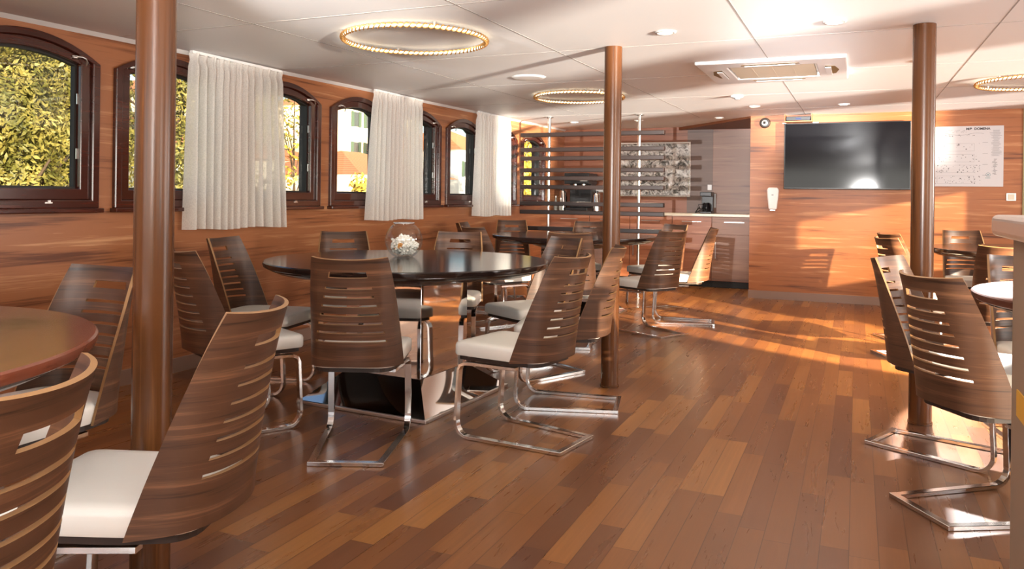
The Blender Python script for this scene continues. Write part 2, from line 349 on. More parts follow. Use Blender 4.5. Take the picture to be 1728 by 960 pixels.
# ================================================================ wooden pillars
def pillar(x, y, r, label):
    t_ = thing('wooden_pillar', label, 'pillar', (x, y, 0), 0, 'round wooden pillars')
    bm = bmesh.new(); lathe(bm, [(0, 0), (r, 0), (r, ceil_z(y)-.002), (0, ceil_z(y)-.002)], 48); obj('shaft', bm, PILW, t_, True, auto=40)
    bm = bmesh.new(); lathe(bm, [(r-.002, .001), (r+.004, .001), (r+.004, .012), (r-.002, .014)], 48); obj('floor_collar', bm, PILW, t_, True, auto=40)
pillar(-1.97, 1.79, .0575, 'round wooden pillar nearest the camera, in front of the first curtain, by the leather seat')
pillar(-1.437, 4.90, .0555, 'round wooden pillar between the two long rows, in front of the dark slatted screen')
pillar(.325, 4.84, .0575, 'round wooden pillar standing between the television and the white wall plan')

# ================================================================ furniture
# ---- chair: cantilever frame, white leather seat, slotted walnut shell
UC = [(0, 0, 0), (.06, .006, 0), (.12, .026, 0), (.16, .055, 0), (.188, .095, 0), (.203, .145, 0), (.212, .19, 0), (.218, .24, 0), (.222, .30, 0)]
acc = [0.]
for a, b in zip(UC, UC[1:]): acc.append(acc[-1]+math.dist(a[:2], b[:2]))
def uc(s):
    sg = 1 if s >= 0 else -1; s = abs(s)
    for i in range(len(UC)-1):
        if s <= acc[i+1] or i == len(UC)-2:
            # smooth (Catmull-Rom) interpolation
            u = (s-acc[i])/(acc[i+1]-acc[i]); P1, P2 = Vector(UC[i][:2]), Vector(UC[i+1][:2])
            P0 = Vector(UC[i-1][:2]) if i else Vector((-UC[1][0], UC[1][1])); P3 = Vector(UC[i+2][:2]) if i+2 < len(UC) else 2*P2-P1
            p = .5*((2*P1)+(P2-P0)*u+(2*P0-5*P1+4*P2-P3)*u*u+(3*P1-P0-3*P2+P3)*u**3)
            return sg*p.x, p.y
def shell_point(s, v):           # v: 0 bottom .. 1 top
    x, y = uc(s); zc = .426-.021*min(1, abs(s)/.34)**1.5
    z = zc+(.924-zc)*v - .010*(1-min(1, abs(s)/.19)**2)*v
    yr = -.232-.075*max(v, 0)**1.2-.012*v**6
    return Vector((x*(1-.02*v), yr+y, z))
def make_shell():
    bm = bmesh.new(); zb, zt = .415, .924
    slots = [(.538, .0108, .172), (.580, .0108, .160), (.622, .0108, .149), (.664, .0108, .138), (.706, .0108, .127), (.748, .0108, .116), (.790, .0108, .106), (.853, .028, .083)]
    rows = [0.]
    V = lambda z: (z-zb)/(zt-zb)
    sl = []
    for z, h, w in slots: rows += [V(z-h/2), V(z+h/2)]; sl.append((V(z-h/2), V(z+h/2)))
    rows += [.06, .12, 1., .96]; rows = sorted(set(rows))
    def wz(v):
        z = zb+v*(zt-zb); P = [(s[0], s[2]) for s in slots]
        if z <= P[0][0]: return P[0][1]
        for a, b in zip(P, P[1:]):
            if z <= b[0]: return a[1]+(b[1]-a[1])*(z-a[0])/(b[0]-a[0])
        return P[-1][1]
    NO, NI = 7, 14
    def cols(v):
        Sv = .325+(.190-.325)*v; w = wz(v)
        return [-Sv+(Sv-w)*i/NO for i in range(NO)]+[-w+2*w*i/NI for i in range(NI)]+[w+(Sv-w)*i/NO for i in range(NO+1)]
    grid = []; nrm = []
    for v in rows:
        r = []; q = []
        for s in cols(v):
            p = shell_point(s, v); a = shell_point(s+.004, v)-shell_point(s-.004, v); b = shell_point(s, v+.01)-shell_point(s, v-.01)
            n = a.cross(b).normalized(); r.append(p); q.append(n)
        grid.append(r); nrm.append(q)
    th = .0055
    F = [[bm.verts.new(p+n*th) for p, n in zip(a, b)] for a, b in zip(grid, nrm)]
    B = [[bm.verts.new(p-n*th) for p, n in zip(a, b)] for a, b in zip(grid, nrm)]
    R, K = len(rows), len(F[0]); keep = {}
    for i in range(R-1):
        isl = any(abs(rows[i]-a) < 1e-6 and abs(rows[i+1]-b) < 1e-6 for a, b in sl)
        for j in range(K-1): keep[i, j] = not (isl and NO <= j < NO+NI)
    for (i, j), k in keep.items():
        if not k: continue
        bm.faces.new([F[i][j], F[i][j+1], F[i+1][j+1], F[i+1][j]]); bm.faces.new([B[i][j], B[i+1][j], B[i+1][j+1], B[i][j+1]])
        for di, dj, p, q in ((-1, 0, (i, j), (i, j+1)), (1, 0, (i+1, j), (i+1, j+1)), (0, -1, (i, j), (i+1, j)), (0, 1, (i, j+1), (i+1, j+1))):
            if not keep.get((i+di, j+dj), False):
                f = bm.faces.new([F[p[0]][p[1]], F[q[0]][q[1]], B[q[0]][q[1]], B[p[0]][p[1]]]); f.material_index = 1
    return bm
def bar_path(bm, path, w=.016, h=.0085):
    """rectangular steel bar along a path lying about in a yz plane"""
    P = [Vector(p) for p in path]; rg = []
    for i, p in enumerate(P):
        d = P[min(i+1, len(P)-1)]-P[max(i-1, 0)]; d.normalize(); n = Vector((0, d.z, -d.y)).normalized()
        rg.append([bm.verts.new(p+Vector((a*w, 0, 0))+n*b*h) for a, b in ((-1, -1), (1, -1), (1, 1), (-1, 1))])
    for a, b in zip(rg, rg[1:]):
        for k in range(4): bm.faces.new([a[k], a[(k+1) % 4], b[(k+1) % 4], b[k]])
    bm.faces.new(rg[0]); bm.faces.new(rg[-1])
def make_chair(label):
    t_ = thing('dining_chair', label, 'chair')
    # seat cushion
    bm = bmesh.new(); pts = []
    def corner(cx, cy, r, a0, a1, n=5): return [(cx+r*math.cos(math.radians(a0+(a1-a0)*i/n)), cy+r*math.sin(math.radians(a0+(a1-a0)*i/n))) for i in range(n+1)]
    pts = corner(.178, .262, .036, 0, 90)+corner(-.178, .262, .036, 90, 180)+[(-.208, -.03)]+corner(-.11, -.105, .085, 180, 270)+corner(.11, -.105, .085, 270, 360)+[(.208, -.03)]
    layers = [(.412, .988), (.42, 1.), (.458, 1.), (.470, .985), (.477, .94), (.480, .8), (.4815, .45)]
    rg = [[bm.verts.new((x*k, .04+(y-.04)*k, z)) for x, y in pts] for z, k in layers]
    for a, b in zip(rg, rg[1:]):
        for i in range(len(pts)): bm.faces.new([a[i], a[(i+1) % len(pts)], b[(i+1) % len(pts)], b[i]])
    bm.faces.new(rg[0]); bm.faces.new(rg[-1]); obj('seat', bm, LEATH, t_, True, auto=50)
    bm = bmesh.new(); poly(bm, [(x*.93, .04+(y-.04)*.93) for x, y in pts], .390, .4115); obj('seat_pan', bm, PAN, t_)
    obj('backrest', make_shell(), [VEN, PLYE], t_, True, auto=30)
    for s in (-1, 1):
        bm = bmesh.new(); path = [(s*.165, -.05, .373), (s*.185, .18, .373), (s*.192, .235, .371), (s*.194, .258, .36), (s*.195, .268, .34), (s*.197, .275, .2), (s*.197, .281, .085)]
        for i in range(1, 8):
            a = PI/2*i/8; path.append((s*.196, .281-.07*(1-math.cos(a)), .085-.075*math.sin(a)))
        path += [(s*.194, .205, .0095), (s*.154, -.277, .0095)]
        bar_path(bm, path); obj('leg', bm, CHROME, t_, bevel=.0015, seg=1)
    bm = bmesh.new(); box(bm, -.170, .170, -.296, -.266, .001, .019); obj('floor_bar', bm, CHROME, t_, bevel=.0015, seg=1)
    bm = bmesh.new()
    for sx in (-.19, .19): box(bm, sx-.012, sx+.012, .11, .15, 0, .004)
    return t_
chairs = [
 (-2.173, 3.195, .402, 'slotted chair with its back squarely to the camera, before the glass-bowl table', 'bowl'),
 (-1.511, 3.677, 1.407, 'walnut slotted chair seen side-on with bright white seat at right front of the glass-bowl table', 'bowl'),
 (-1.529, 4.386, 1.785, 'slotted chair with shell glowing orange in sunlight, partly behind the middle wooden pillar', 'bowl'),
 (-1.991, 5.024, 2.601, 'slotted chair beyond the glass-bowl table with a glossy highlight inside its shell', 'bowl'),
 (-2.775, 5.30, 3.45, 'slotted chair across the table facing the camera, just right of the glass bowl', 'bowl'),
 (-3.40, 4.82, 3.852, 'slotted chair across the table facing the camera, left of the glass bowl', 'bowl'),
 (-3.418, 3.923, -1.387, 'slotted chair against the port wall, inner shell showing, under the first curtain', 'bowl'),
 (-2.926, 3.165, -.448, 'slotted chair seen from behind just right of the nearest pillar, at the glass-bowl table', 'bowl'),
 (-2.164, 6.207, .302, 'slotted chair, back to the camera, at the near side of the screen table', 'screen'),
 (-3.68, 8.50, 3.60, 'far slotted chair facing the camera in front of the third curtain end', 'screen'),
 (-2.88, 8.76, 3.27, 'far slotted chair facing the camera just left of the middle pillar, before the slatted screen', 'screen'),
 (-1.945, 8.479, 2.607, 'slotted chair facing the port side at the far right of the screen table, half hidden', 'screen'),
 (-1.687, 7.03, 1.04, 'slotted chair right of the middle pillar, tall back in front of the galley drawers', 'screen'),
 (-1.542, 7.771, 1.745, 'slotted chair lit orange at right end of the table before the screen', 'screen'),
 (-3.60, 7.60, -1.38, 'slotted chair by the port wall at the left end of the screen table, mostly hidden', 'screen'),
 (-3.13, 6.79, -.46, 'slotted chair seen from behind at the near left of the screen table', 'screen'),
 (-1.37, .70, 2.0, 'dark slotted chair cropped by the left frame edge, nearest of all to the camera', 'port'),
 (-1.627, 1.49, 1.928, 'large foreground walnut chair with a pale leather seat in front of the nearest pillar', 'port'),
 (-2.58, 1.863, 3.15, 'slotted chair left of the nearest pillar, facing the camera beneath the first window', 'port'),
 (.472, 3.598, -.983, 'large walnut slotted chair at the right edge with frame on the glossy floor', 'starboard'),
 (.384, 4.341, -1.98, 'slotted chair seen edge-on just behind the large walnut chair on the right', 'starboard'),
 (.447, 6.92, -1.153, 'slotted chair seen from behind, left of the right-hand pillar with lit slots', 'forward'),
 (.482, 7.816, -1.09, 'furthest slotted chair left of the right-hand pillar, below the television', 'forward'),
 (1.005, 8.80, 3.34, 'slotted chair facing the camera under the white wall plan', 'forward'),
 (.928, 6.20, -.121, 'slotted chair with its back to the camera between the two right-hand tables', 'forward'),
 (.875, 4.72, 3.42, 'sunlit slotted chair facing the camera behind the nearer right-hand table, beside the bar', 'starboard'),
]
GR = dict(bowl='walnut chairs round the table with the glass bowl', screen='walnut chairs round the table before the screen', port='walnut chairs round the near left table',
          starboard='walnut chairs round the near right table', forward='walnut chairs round the far right table')
c0 = make_chair(chairs[0][3])
for i, (x, y, r, lab, g) in enumerate(chairs):
    if i == 0: c0.location = (x, y, 0); c0.rotation_euler.z = r; c0['group'] = GR[g]
    else: dup(c0, (x, y, 0), r, lab, GR[g])

# ---- round tables
def make_table(label, wm, rim):
    t_ = thing('round_dining_table', label, 'table', group='round tables on mirrored pedestals')
    R = .843
    bm = bmesh.new(); lathe(bm, [(0, .816), (R-.006, .816), (R, .811), (R+.001, .800), (R-.004, .786), (R-.012, .781), (0, .781)], 96); obj('tabletop', bm, wm, t_, True, auto=30)
    bm = bmesh.new(); lathe(bm, [(0, .7805), (R-.03, .7805), (R-.035, .770), (R-.075, .752), (R-.12, .748), (0, .748)], 96); obj('under_rim', bm, rim, t_, True, auto=30)
    bm = bmesh.new(); lathe(bm, [(0, .7475), (.50, .7475), (.47, .73), (.37, .695), (0, .695)], 48); obj('top_support', bm, BLACK, t_, True, auto=30)
    h = .26
    bm = bmesh.new(); box(bm, -h, h, -h, h, .17, .6945); obj('column', bm, MIRROR, t_, bevel=.003)
    bm = bmesh.new(); lo = [bm.verts.new((a*.425, b*.465, .02)) for a, b in ((-1, -1), (1, -1), (1, 1), (-1, 1))]; hi = [bm.verts.new((a*h, b*h, .1695)) for a, b in ((-1, -1), (1, -1), (1, 1), (-1, 1))]
    for i in range(4): bm.faces.new([lo[i], lo[(i+1) % 4], hi[(i+1) % 4], hi[i]])
    bm.faces.new(lo); bm.faces.new(hi); obj('flared_skirt', bm, MIRROR, t_)
    bm = bmesh.new(); box(bm, -.44, .44, -.48, .48, 0, .0195); obj('base_plate', bm, SATIN, t_, bevel=.003)
    return t_
tb = make_table('large dark round table carrying the glass bowl in the middle of the room', TDARK, TDARK); tb.location = (-2.475, 4.145, 0); tb.rotation_euler.z = math.radians(-3)
dup(tb, (-2.67, 7.75, 0), 0, 'dark round table in front of the slatted screen')
dup(tb, (1.40, 7.78, 0), 0, 'dark round table under the white wall plan, behind the right-hand pillar')
tb2 = dup(tb, (-2.47, .92, 0), .3, 'reddish brown round table cropped by the left frame edge')
tb3 = dup(tb, (1.31, 4.0, 0), .2, 'brown round table at the right edge beside the bar')
for r_ in (tb2, tb3):
    for c in r_.children:
        if c.name.startswith('tabletop'): c.data = c.data.copy(); c.data.materials[0] = TRED if r_ is tb2 else TBRO

# ---- glass bowl with white coral pieces
t_ = thing('glass_bowl', 'round clear glass fishbowl on the dark table, holding white coral', 'bowl', (-2.60, 4.29, .8165))
bm = bmesh.new(); R = .118
pr = [(0, .002), (.055, .002)]+[(R*math.cos(a), .104+R*math.sin(a)) for a in [math.radians(-61+i*(61+60)/16) for i in range(17)]]
pr += [(.064, .209), (.060, .209)]+[((R-.004)*math.cos(a), .104+(R-.004)*math.sin(a)) for a in [math.radians(59-i*(59+60)/16) for i in range(17)]]+[(.05, .008), (0, .008)]
lathe(bm, pr, 48); obj('bowl_wall', bm, BOWL, t_, True)
bm = bmesh.new(); lathe(bm, [(.060, .2085), (.066, .2085), (.067, .213), (.063, .215), (.059, .213), (.060, .2085)], 48); obj('rim', bm, mat('bowl_rim', (.85, .88, .88), .1, 0, Transmission_Weight=.8), t_, True)
bm = bmesh.new()
CORAL = mat('white_coral', srgb(246, 240, 230), .6); CORB = mat('coral_amber', srgb(226, 160, 84), .6)
for k in range(420):
    for _ in range(60):
        p = Vector((random.uniform(-.1, .1), random.uniform(-.1, .1), random.uniform(-.085, .032)))
        if p.length < .092 and p.z > -.082 and p.z < .030-.9*(p.x*p.x+p.y*p.y)/.1: break
    s = random.uniform(.008, .014)
    for q in range(4):
        bmesh.ops.create_icosphere(bm, subdivisions=1, radius=s*random.uniform(.5, .9), matrix=Matrix.Translation(p+Vector((random.uniform(-1, 1), random.uniform(-1, 1), random.uniform(-.6, 1)))*s*.9+Vector((0, 0, .104))))
for f in bm.faces: f.material_index = 1 if ((f.calc_center_median()-Vector((.02, -.075, .075))).length < .02 or (f.calc_center_median()-Vector((-.02, -.09, .055))).length < .012) else 0
o = obj('coral_pieces', bm, [CORAL, CORB], None, True, loc=(-2.60, 4.29, .8165), doubles=False); o['kind'] = 'stuff'; tag(o, 'heap of white coral pieces inside the glass bowl', 'coral')

# ---- curtains
def curtain_mat(name, seed):
    m = bpy.data.materials.new(name); m.use_nodes = True; n = m.node_tree.nodes; l = m.node_tree.links; n.clear()
    o = n.new('ShaderNodeOutputMaterial'); d = n.new('ShaderNodeBsdfDiffuse'); tr = n.new('ShaderNodeBsdfTranslucent'); tp = n.new('ShaderNodeBsdfTransparent'); a = n.new('ShaderNodeMixShader'); b = n.new('ShaderNodeMixShader')
    d.inputs[0].default_value = (*srgb(252, 250, 245), 1); tr.inputs[0].default_value = (*srgb(254, 250, 242), 1); a.inputs[0].default_value = .38
    tc = n.new('ShaderNodeTexCoord'); no = n.new('ShaderNodeTexNoise'); no.inputs['Scale'].default_value = 140; no.inputs['Detail'].default_value = 2; rp = n.new('ShaderNodeMapRange'); rp.inputs[1].default_value = .35; rp.inputs[2].default_value = .7; rp.inputs[3].default_value = .05; rp.inputs[4].default_value = .20
    l.new(tc.outputs['Object'], no.inputs['Vector']); l.new(no.outputs[0], rp.inputs[0]); l.new(rp.outputs[0], b.inputs[0])
    l.new(d.outputs[0], a.inputs[1]); l.new(tr.outputs[0], a.inputs[2]); l.new(a.outputs[0], b.inputs[1]); l.new(tp.outputs[0], b.inputs[2]); l.new(b.outputs[0], o.inputs[0]); return m
CUR = curtain_mat('sheer_linen', 1)
def curtain(y0, y1, b0, b1, zt, zb, folds, seed, label):
    random.seed(seed); ph = [random.uniform(0, 6) for _ in range(6)]
    t_ = thing('window_curtain', label, 'curtain', (XL+.085, (y0+y1)/2, zb), 0, 'sheer white curtains along the port wall')
    bm = bmesh.new(); N, M = 190, 26; g = []
    for j in range(M+1):
        v = j/M; row = []
        for i in range(N+1):
            u = i/N; yy = (b0+(b1-b0)*u)*(1-v)+(y0+(y1-y0)*u)*v; yy += .012*math.sin(5*u+ph[1])*(1-v)
            am = (.040+.014*math.sin(7*u+ph[0]))*(1-.55*v)
            uu = u+.018*math.sin(9*u+ph[2])
            xx = am*math.sin(2*PI*folds*uu+ph[3]+.5*(1-v))+.010*math.sin(2*PI*folds*2.3*uu+ph[4])*(1 if v > .85 else .4)
            if .93 < v < .97: xx *= .5
            row.append(bm.verts.new((xx, yy-(y0+y1)/2, v*(zt-zb)+.004*math.sin(40*u)*(v == 1)+.006*math.sin(11*u+ph[5])*(v == 0))))
        g.append(row)
    for a, b in zip(g, g[1:]):
        for i in range(N): bm.faces.new([a[i], a[i+1], b[i+1], b[i]])
    obj('cloth', bm, CUR, t_, True)
    bm = bmesh.new()
    for s in (0, 1):
        j = 0 if s else M
    zc_ = ceil_z((y0+y1)/2)-zb
    box(bm, -.012, .012, -(y1-y0)/2, (y1-y0)/2, zc_-.02-.006, zc_-.008)
    obj('curtain_rail', bm, WHITE, t_)
curtain(4.00, 4.90, 3.98, 4.93, 2.135, .95, 13, 3, 'widest sheer white curtain, nearest the camera, hanging between the second window pair')
curtain(6.20, 7.07, 6.10, 7.08, 2.165, .965, 12, 8, 'middle sheer white curtain hanging behind the glass bowl')
curtain(8.38, 9.32, 8.33, 9.30, 2.19, .965, 12, 14, 'furthest sheer white curtain, beside the dark slatted screen')

# ---- ring lamps on the ceiling
def ring_lamp(x, y, label):
    z = ceil_z(y)-.028
    t_ = thing('ring_lamp', label, 'lamp', (x, y, z), 0, 'round rope-light lamps on the ceiling')
    bm = bmesh.new(); R = .425; tube(bm, [(R*math.cos(2*PI*i/96), R*math.sin(2*PI*i/96), 0) for i in range(96)], .0065, 8, True); obj('light_rope', bm, LEDW, t_, True)
    bm = bmesh.new()
    for s in (0, PI): tube(bm, [((R+.013*math.cos(a*13+s))*math.cos(2*PI*a/96*1), (R+.013*math.cos(a*13*2*PI/96*2+s))*math.sin(2*PI*a/96), .013*math.sin(a*2*PI/96*26+s)) if 0 else ((R+.013*math.cos(a*2*PI/384*40+s))*math.cos(2*PI*a/384), (R+.013*math.cos(a*2*PI/384*40+s))*math.sin(2*PI*a/384), .013*math.sin(a*2*PI/384*40+s)) for a in range(384)], .0045, 6, True)
    obj('twisted_wire', bm, mat('brass_wire', srgb(196, 146, 84), .3, .8), t_, True)
    for k in range(4):
        bm = bmesh.new(); a = PI/4+k*PI/2; box(bm, R*math.cos(a)-.006, R*math.cos(a)+.006, R*math.sin(a)-.006, R*math.sin(a)+.006, .005, .0275)
        obj('mounting_clip', bm, SATIN, t_)
ring_lamp(-2.43, 4.11, 'glowing ring lamp above the glass-bowl table, largest in view')
ring_lamp(-2.47, 7.27, 'glowing ring lamp behind the middle pillar, above the screen table')
ring_lamp(1.31, 7.50, 'glowing ring lamp at the right edge, above the far right table')

# ---- recessed downlights
DL = [(-1.02, 4.53, 'recessed downlight left of the cassette air conditioner, nearest pair'), (-.12, 4.57, 'recessed downlight right of centre, larger of the nearest pair'),
      (-.14, 8.99, 'recessed downlight above the television, right one'), (-1.03, 8.90, 'recessed downlight left of the television, near the speaker'),
      (-1.60, 10.16, 'recessed downlight beside the brown galley soffit'), (-3.55, 10.25, 'recessed downlight seen between the screen poles on the left'), (-2.65, 10.25, 'recessed downlight right of the screen pole by the middle pillar'),
      (.413, 6.15, 'added downlight fitting, unseen behind the right-hand pillar')]  # last entry is an invented fitting at the added floor pool spot
for x, y, lab in DL:
    z = ceil_z(y)
    t_ = thing('recessed_downlight', lab, 'lamp', (x, y, z), 0, 'recessed ceiling downlights')
    bm = bmesh.new(); lathe(bm, [(.042, -.001), (.060, -.001), (.058, -.008), (.044, -.010), (.042, -.001)], 32); obj('trim_ring', bm, WHITE, t_, True)
    bm = bmesh.new(); lathe(bm, [(0, -.006), (.0435, -.006), (.0435, -.001), (0, -.001)], 32); obj('lens', bm, DOWN, t_)
    if x != .413: lamp('SPOT', 'downlight', (x, y, z-.03), 40 if y > 9.5 else 18, (1, .84, .62), aim=(0, 0, -1), spot_size=math.radians(110), spot_blend=.6, shadow_soft_size=.04)

# ---- cassette air conditioner
z = ceil_z(6.2)
t_ = thing('ceiling_air_conditioner', 'large square white cassette air conditioner in the ceiling', 'air conditioner', (-.575, 6.2, z), 0)
bm = bmesh.new(); h = .50
lo = [(-h, -h), (h, -h), (h, h), (-h, h)]; inn = [(-.30, -.30), (.30, -.30), (.30, .30), (-.30, .30)]
ring2(bm, lo, inn, -.028, .004, 'z'); obj('fascia', bm, WHITE, t_, bevel=.008)
bm = bmesh.new(); box(bm, -.285, .285, -.285, .285, -.024, .0)
for k in (-.14, 0, .14): box(bm, k-.002, k+.002, -.28, .28, -.0255, -.023)
obj('intake_grille', bm, CREAM, t_)
bm = bmesh.new(); 
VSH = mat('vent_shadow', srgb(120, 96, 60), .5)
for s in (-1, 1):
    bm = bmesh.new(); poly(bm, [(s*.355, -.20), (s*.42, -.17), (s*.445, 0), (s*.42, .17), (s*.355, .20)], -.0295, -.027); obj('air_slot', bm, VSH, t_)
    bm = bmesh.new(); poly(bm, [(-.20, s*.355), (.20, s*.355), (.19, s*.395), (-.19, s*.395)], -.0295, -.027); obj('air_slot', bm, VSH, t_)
for s in (-1, 1):
    bm = bmesh.new(); box(bm, s*.375-.02, s*.375+.02, -.17, .17, -.040, -.034); obj('louvre', bm, WHITE, t_, bevel=.002)
    bm = bmesh.new(); box(bm, -.17, .17, s*.375-.012, s*.375+.012, -.040, -.034); obj('louvre', bm, WHITE, t_, bevel=.002)
# loudspeaker/vent disc, detector
z = ceil_z(5.97); bm = bmesh.new(); lathe(bm, [(0, -.012), (.10, -.012), (.128, -.010), (.14, 0), (0, 0)], 40); tag(obj('ceiling_vent_disc', bm, WHITE, None, True, loc=(-2.46, 5.97, z-.0005), auto=40), 'flat white round vent disc on the ceiling between the two ring lamps', 'vent')
z = ceil_z(7.85); t_ = thing('smoke_detector', 'small white smoke detector on the ceiling beyond the air conditioner', 'detector', (-1.07, 7.85, z-.0005))
bm = bmesh.new(); lathe(bm, [(0, 0), (.06, 0), (.06, -.014), (.05, -.022), (0, -.022)], 32); obj('detector_base', bm, WHITE, t_, True, auto=40)
bm = bmesh.new(); lathe(bm, [(.0, -.0225), (.03, -.0225), (.024, -.04), (0, -.044)], 24); obj('sensor_dome', bm, mat('grey_plastic', (.3, .3, .3), .4), t_, True, auto=40)

# ---- slatted screen on steel poles
YS = 9.40
t_ = thing('slatted_screen', 'room divider of dark horizontal slats on two steel poles', 'screen', (-3.0, YS, 0))
for px in (-3.60, -2.43):
    bm = bmesh.new(); lathe(bm, [(0, .004), (.021, .004), (.021, ceil_z(YS)-.014), (0, ceil_z(YS)-.014)], 24, (px+3.0, .045, 0)); p_ = obj('pole', bm, CHROME, t_, True, auto=40)
    bm = bmesh.new(); lathe(bm, [(0, ceil_z(YS)-.001), (.055, ceil_z(YS)-.001), (.055, ceil_z(YS)-.008), (.03, ceil_z(YS)-.014), (0, ceil_z(YS)-.014)], 24, (px+3.0, .045, 0)); obj('ceiling_flange', bm, CHROME, p_, True, auto=40)
    bm = bmesh.new(); lathe(bm, [(0, .0005), (.055, .0005), (.055, .0035), (0, .004)], 24, (px+3.0, .045, 0)); obj('floor_flange', bm, CHROME, p_, True, auto=40)
for zz in (1.988, 1.799, 1.690, 1.542, 1.440, 1.328, 1.121, 1.012, .805):
    bm = bmesh.new(); box(bm, -.955, .893, -.06, .0235, zz-.026, zz+.026); obj('slat', bm, SLAT, t_, bevel=.007)

# ---- galley: base cabinets, worktop, things on it
YC = 11.0
def front(parent, x0, x1, z0, z1, kind, hm=SATIN, vertical=False, m=KITW):
    bm = bmesh.new(); box(bm, x0+.004, x1-.004, YC-.02, YC-.001, z0+.004, z1-.004); d = obj(kind, bm, m, parent, bevel=.0015, seg=1)
    bm = bmesh.new()
    if vertical: box(bm, x0+.05, x0+.062, YC-.045, YC-.035, z1-.32, z1-.10); box(bm, x0+.05, x0+.062, YC-.036, YC-.0205, z1-.32, z1-.31); box(bm, x0+.05, x0+.062, YC-.036, YC-.0205, z1-.11, z1-.10)
    else:
        c = (x0+x1)/2; box(bm, c-.13, c+.13, YC-.045, YC-.035, z1-.075, z1-.065); box(bm, c-.13, c-.12, YC-.036, YC-.0205, z1-.075, z1-.065); box(bm, c+.12, c+.13, YC-.036, YC-.0205, z1-.075, z1-.065)
    obj('handle', bm, hm, d)
cabx = [-4.16, -3.55, -2.95, -2.35, -1.81, -1.215]
cl = ['galley base cabinet behind the left end of the screen', 'galley base cabinet behind the left screen pole', 'galley base cabinet behind the middle pillar', 'galley base cabinet behind the right screen pole end', 'galley base cabinet below the coffee maker', 'darker galley base cabinet against the television wall corner']
for i in range(5):
    a, b = cabx[i], cabx[i+1]
    t_ = thing('base_cabinet', cl[i if i < 4 else 5], 'cabinet', (0, 0, 0), 0, 'galley base cabinets')
    bm = bmesh.new(); box(bm, a+.001, b-.001, YC, YK-.003, .09, .965); obj('cabinet_body', bm, KITW, t_)
    bm = bmesh.new(); box(bm, a+.001, b-.001, YC+.05, YK-.003, .0, .089); obj('plinth', bm, GAP, t_)
    mm = KITW if i < 4 else KITD
    front(t_, a, b, .72, .962, 'drawer', m=mm); front(t_, a, b, .095, .72, 'door', vertical=True, m=mm)
bm = bmesh.new(); box(bm, -4.165, -1.212, YC-.035, YK-.002, .966, 1.0); tag(obj('galley_worktop', bm, WORK, bevel=.003), 'pale continuous worktop running along the galley', 'worktop')
# tall pale door panel and grey panel on the galley wall
t_ = thing('sliding_door_panel', 'tall brown door panel above the worktop at the right end of the galley', 'door panel', (0, 0, 0))
bm = bmesh.new(); box(bm, -1.90, -1.215, YK-.045, YK-.012, 1.001, 2.18); pn = obj('panel', bm, KITD, t_, bevel=.002)
bm = bmesh.new(); box(bm, -1.875, -1.845, YK-.06, YK-.045, 1.08, 1.28); obj('recessed_handle', bm, SATIN, pn, bevel=.003)
bm = bmesh.new(); box(bm, -2.27, -1.905, YK-.011, YK-.001, 1.001, 2.232); struct(obj('trim_5', bm, wood('grey_panel', srgb(92, 74, 68), srgb(116, 94, 84), srgb(130, 108, 98), 'x', .45, 30, .5, 8, .05)))
# crinkled foil picture
t_ = thing('foil_picture', 'rectangular picture of crinkled silver foil on the galley wall', 'picture', (-2.79, YK-.001, 1.63))
FOIL = mat('crinkled_foil', (.62, .62, .60), .3, .25); tt = NT(FOIL); tcx = tt.n.new('ShaderNodeTexCoord'); vo = tt.n.new('ShaderNodeTexVoronoi'); vo.inputs['Scale'].default_value = 10; tt.l.new(tcx.outputs['Object'], vo.inputs['Vector'])
nn = tt.noise(tcx.outputs['Object'], 13, 4, .65, 1.2); hh = tt.math('ADD', vo.outputs[0], nn); tt.bump(hh, 1.0, .05)
tt.l.new(tt.ramp(nn, [(.38, (.10, .10, .09)), (.5, (.62, .61, .58)), (.6, (.95, .95, .92))]), tt.b.inputs['Base Color'])
bm = bmesh.new(); box(bm, -.555, .555, -.02, -.004, -.385, .385); obj('foil_sheet', bm, FOIL, t_)
bm = bmesh.new(); ring2(bm, [(-.57, -.40), (.57, -.40), (.57, .40), (-.57, .40)], [(-.545, -.375), (.545, -.375), (.545, .375), (-.545, .375)], -.03, -.001, 'y'); obj('picture_frame', bm, CHROME, t_, bevel=.003)
# coffee maker
t_ = thing('coffee_maker', 'black coffee maker on the worktop beside the tall door panel', 'coffee maker', (-1.93, 11.28, 1.0005))
bm = bmesh.new(); box(bm, -.08, .08, -.10, .12, 0, .03); box(bm, -.08, .08, .04, .12, .03, .28); box(bm, -.08, .08, -.10, .12, .24, .30); obj('housing', bm, BLACK, t_, bevel=.008)
bm = bmesh.new(); lathe(bm, [(0, .031), (.05, .031), (.058, .07), (.05, .13), (.04, .15), (0, .15)], 24, (0, -.03, 0)); obj('glass_jug', bm, BLKG, t_, True, auto=50)
bm = bmesh.new(); tube(bm, [(-.05, -.05, .13), (-.1, -.08, .12), (-.11, -.085, .07), (-.06, -.055, .06)], .006, 6); obj('jug_handle', bm, BLACK, t_, True)
bm = bmesh.new(); tube(bm, [(-2.10, 11.35, 1.01), (-2.06, 11.3, 1.06), (-2.03, 11.28, 1.09), (-2.02, 11.26, 1.04), (-2.08, 11.24, 1.01)], .008, 6); tag(obj('power_lead', bm, BLACK, None, True), 'looped black lead on the worktop beside the coffee maker', 'cable')
bm = bmesh.new(); box(bm, -1.975, -1.915, YK-.022, YK-.0115, 1.33, 1.41); tag(obj('wall_socket', bm, WHITE, bevel=.004), 'small white wall socket above the coffee maker', 'socket')
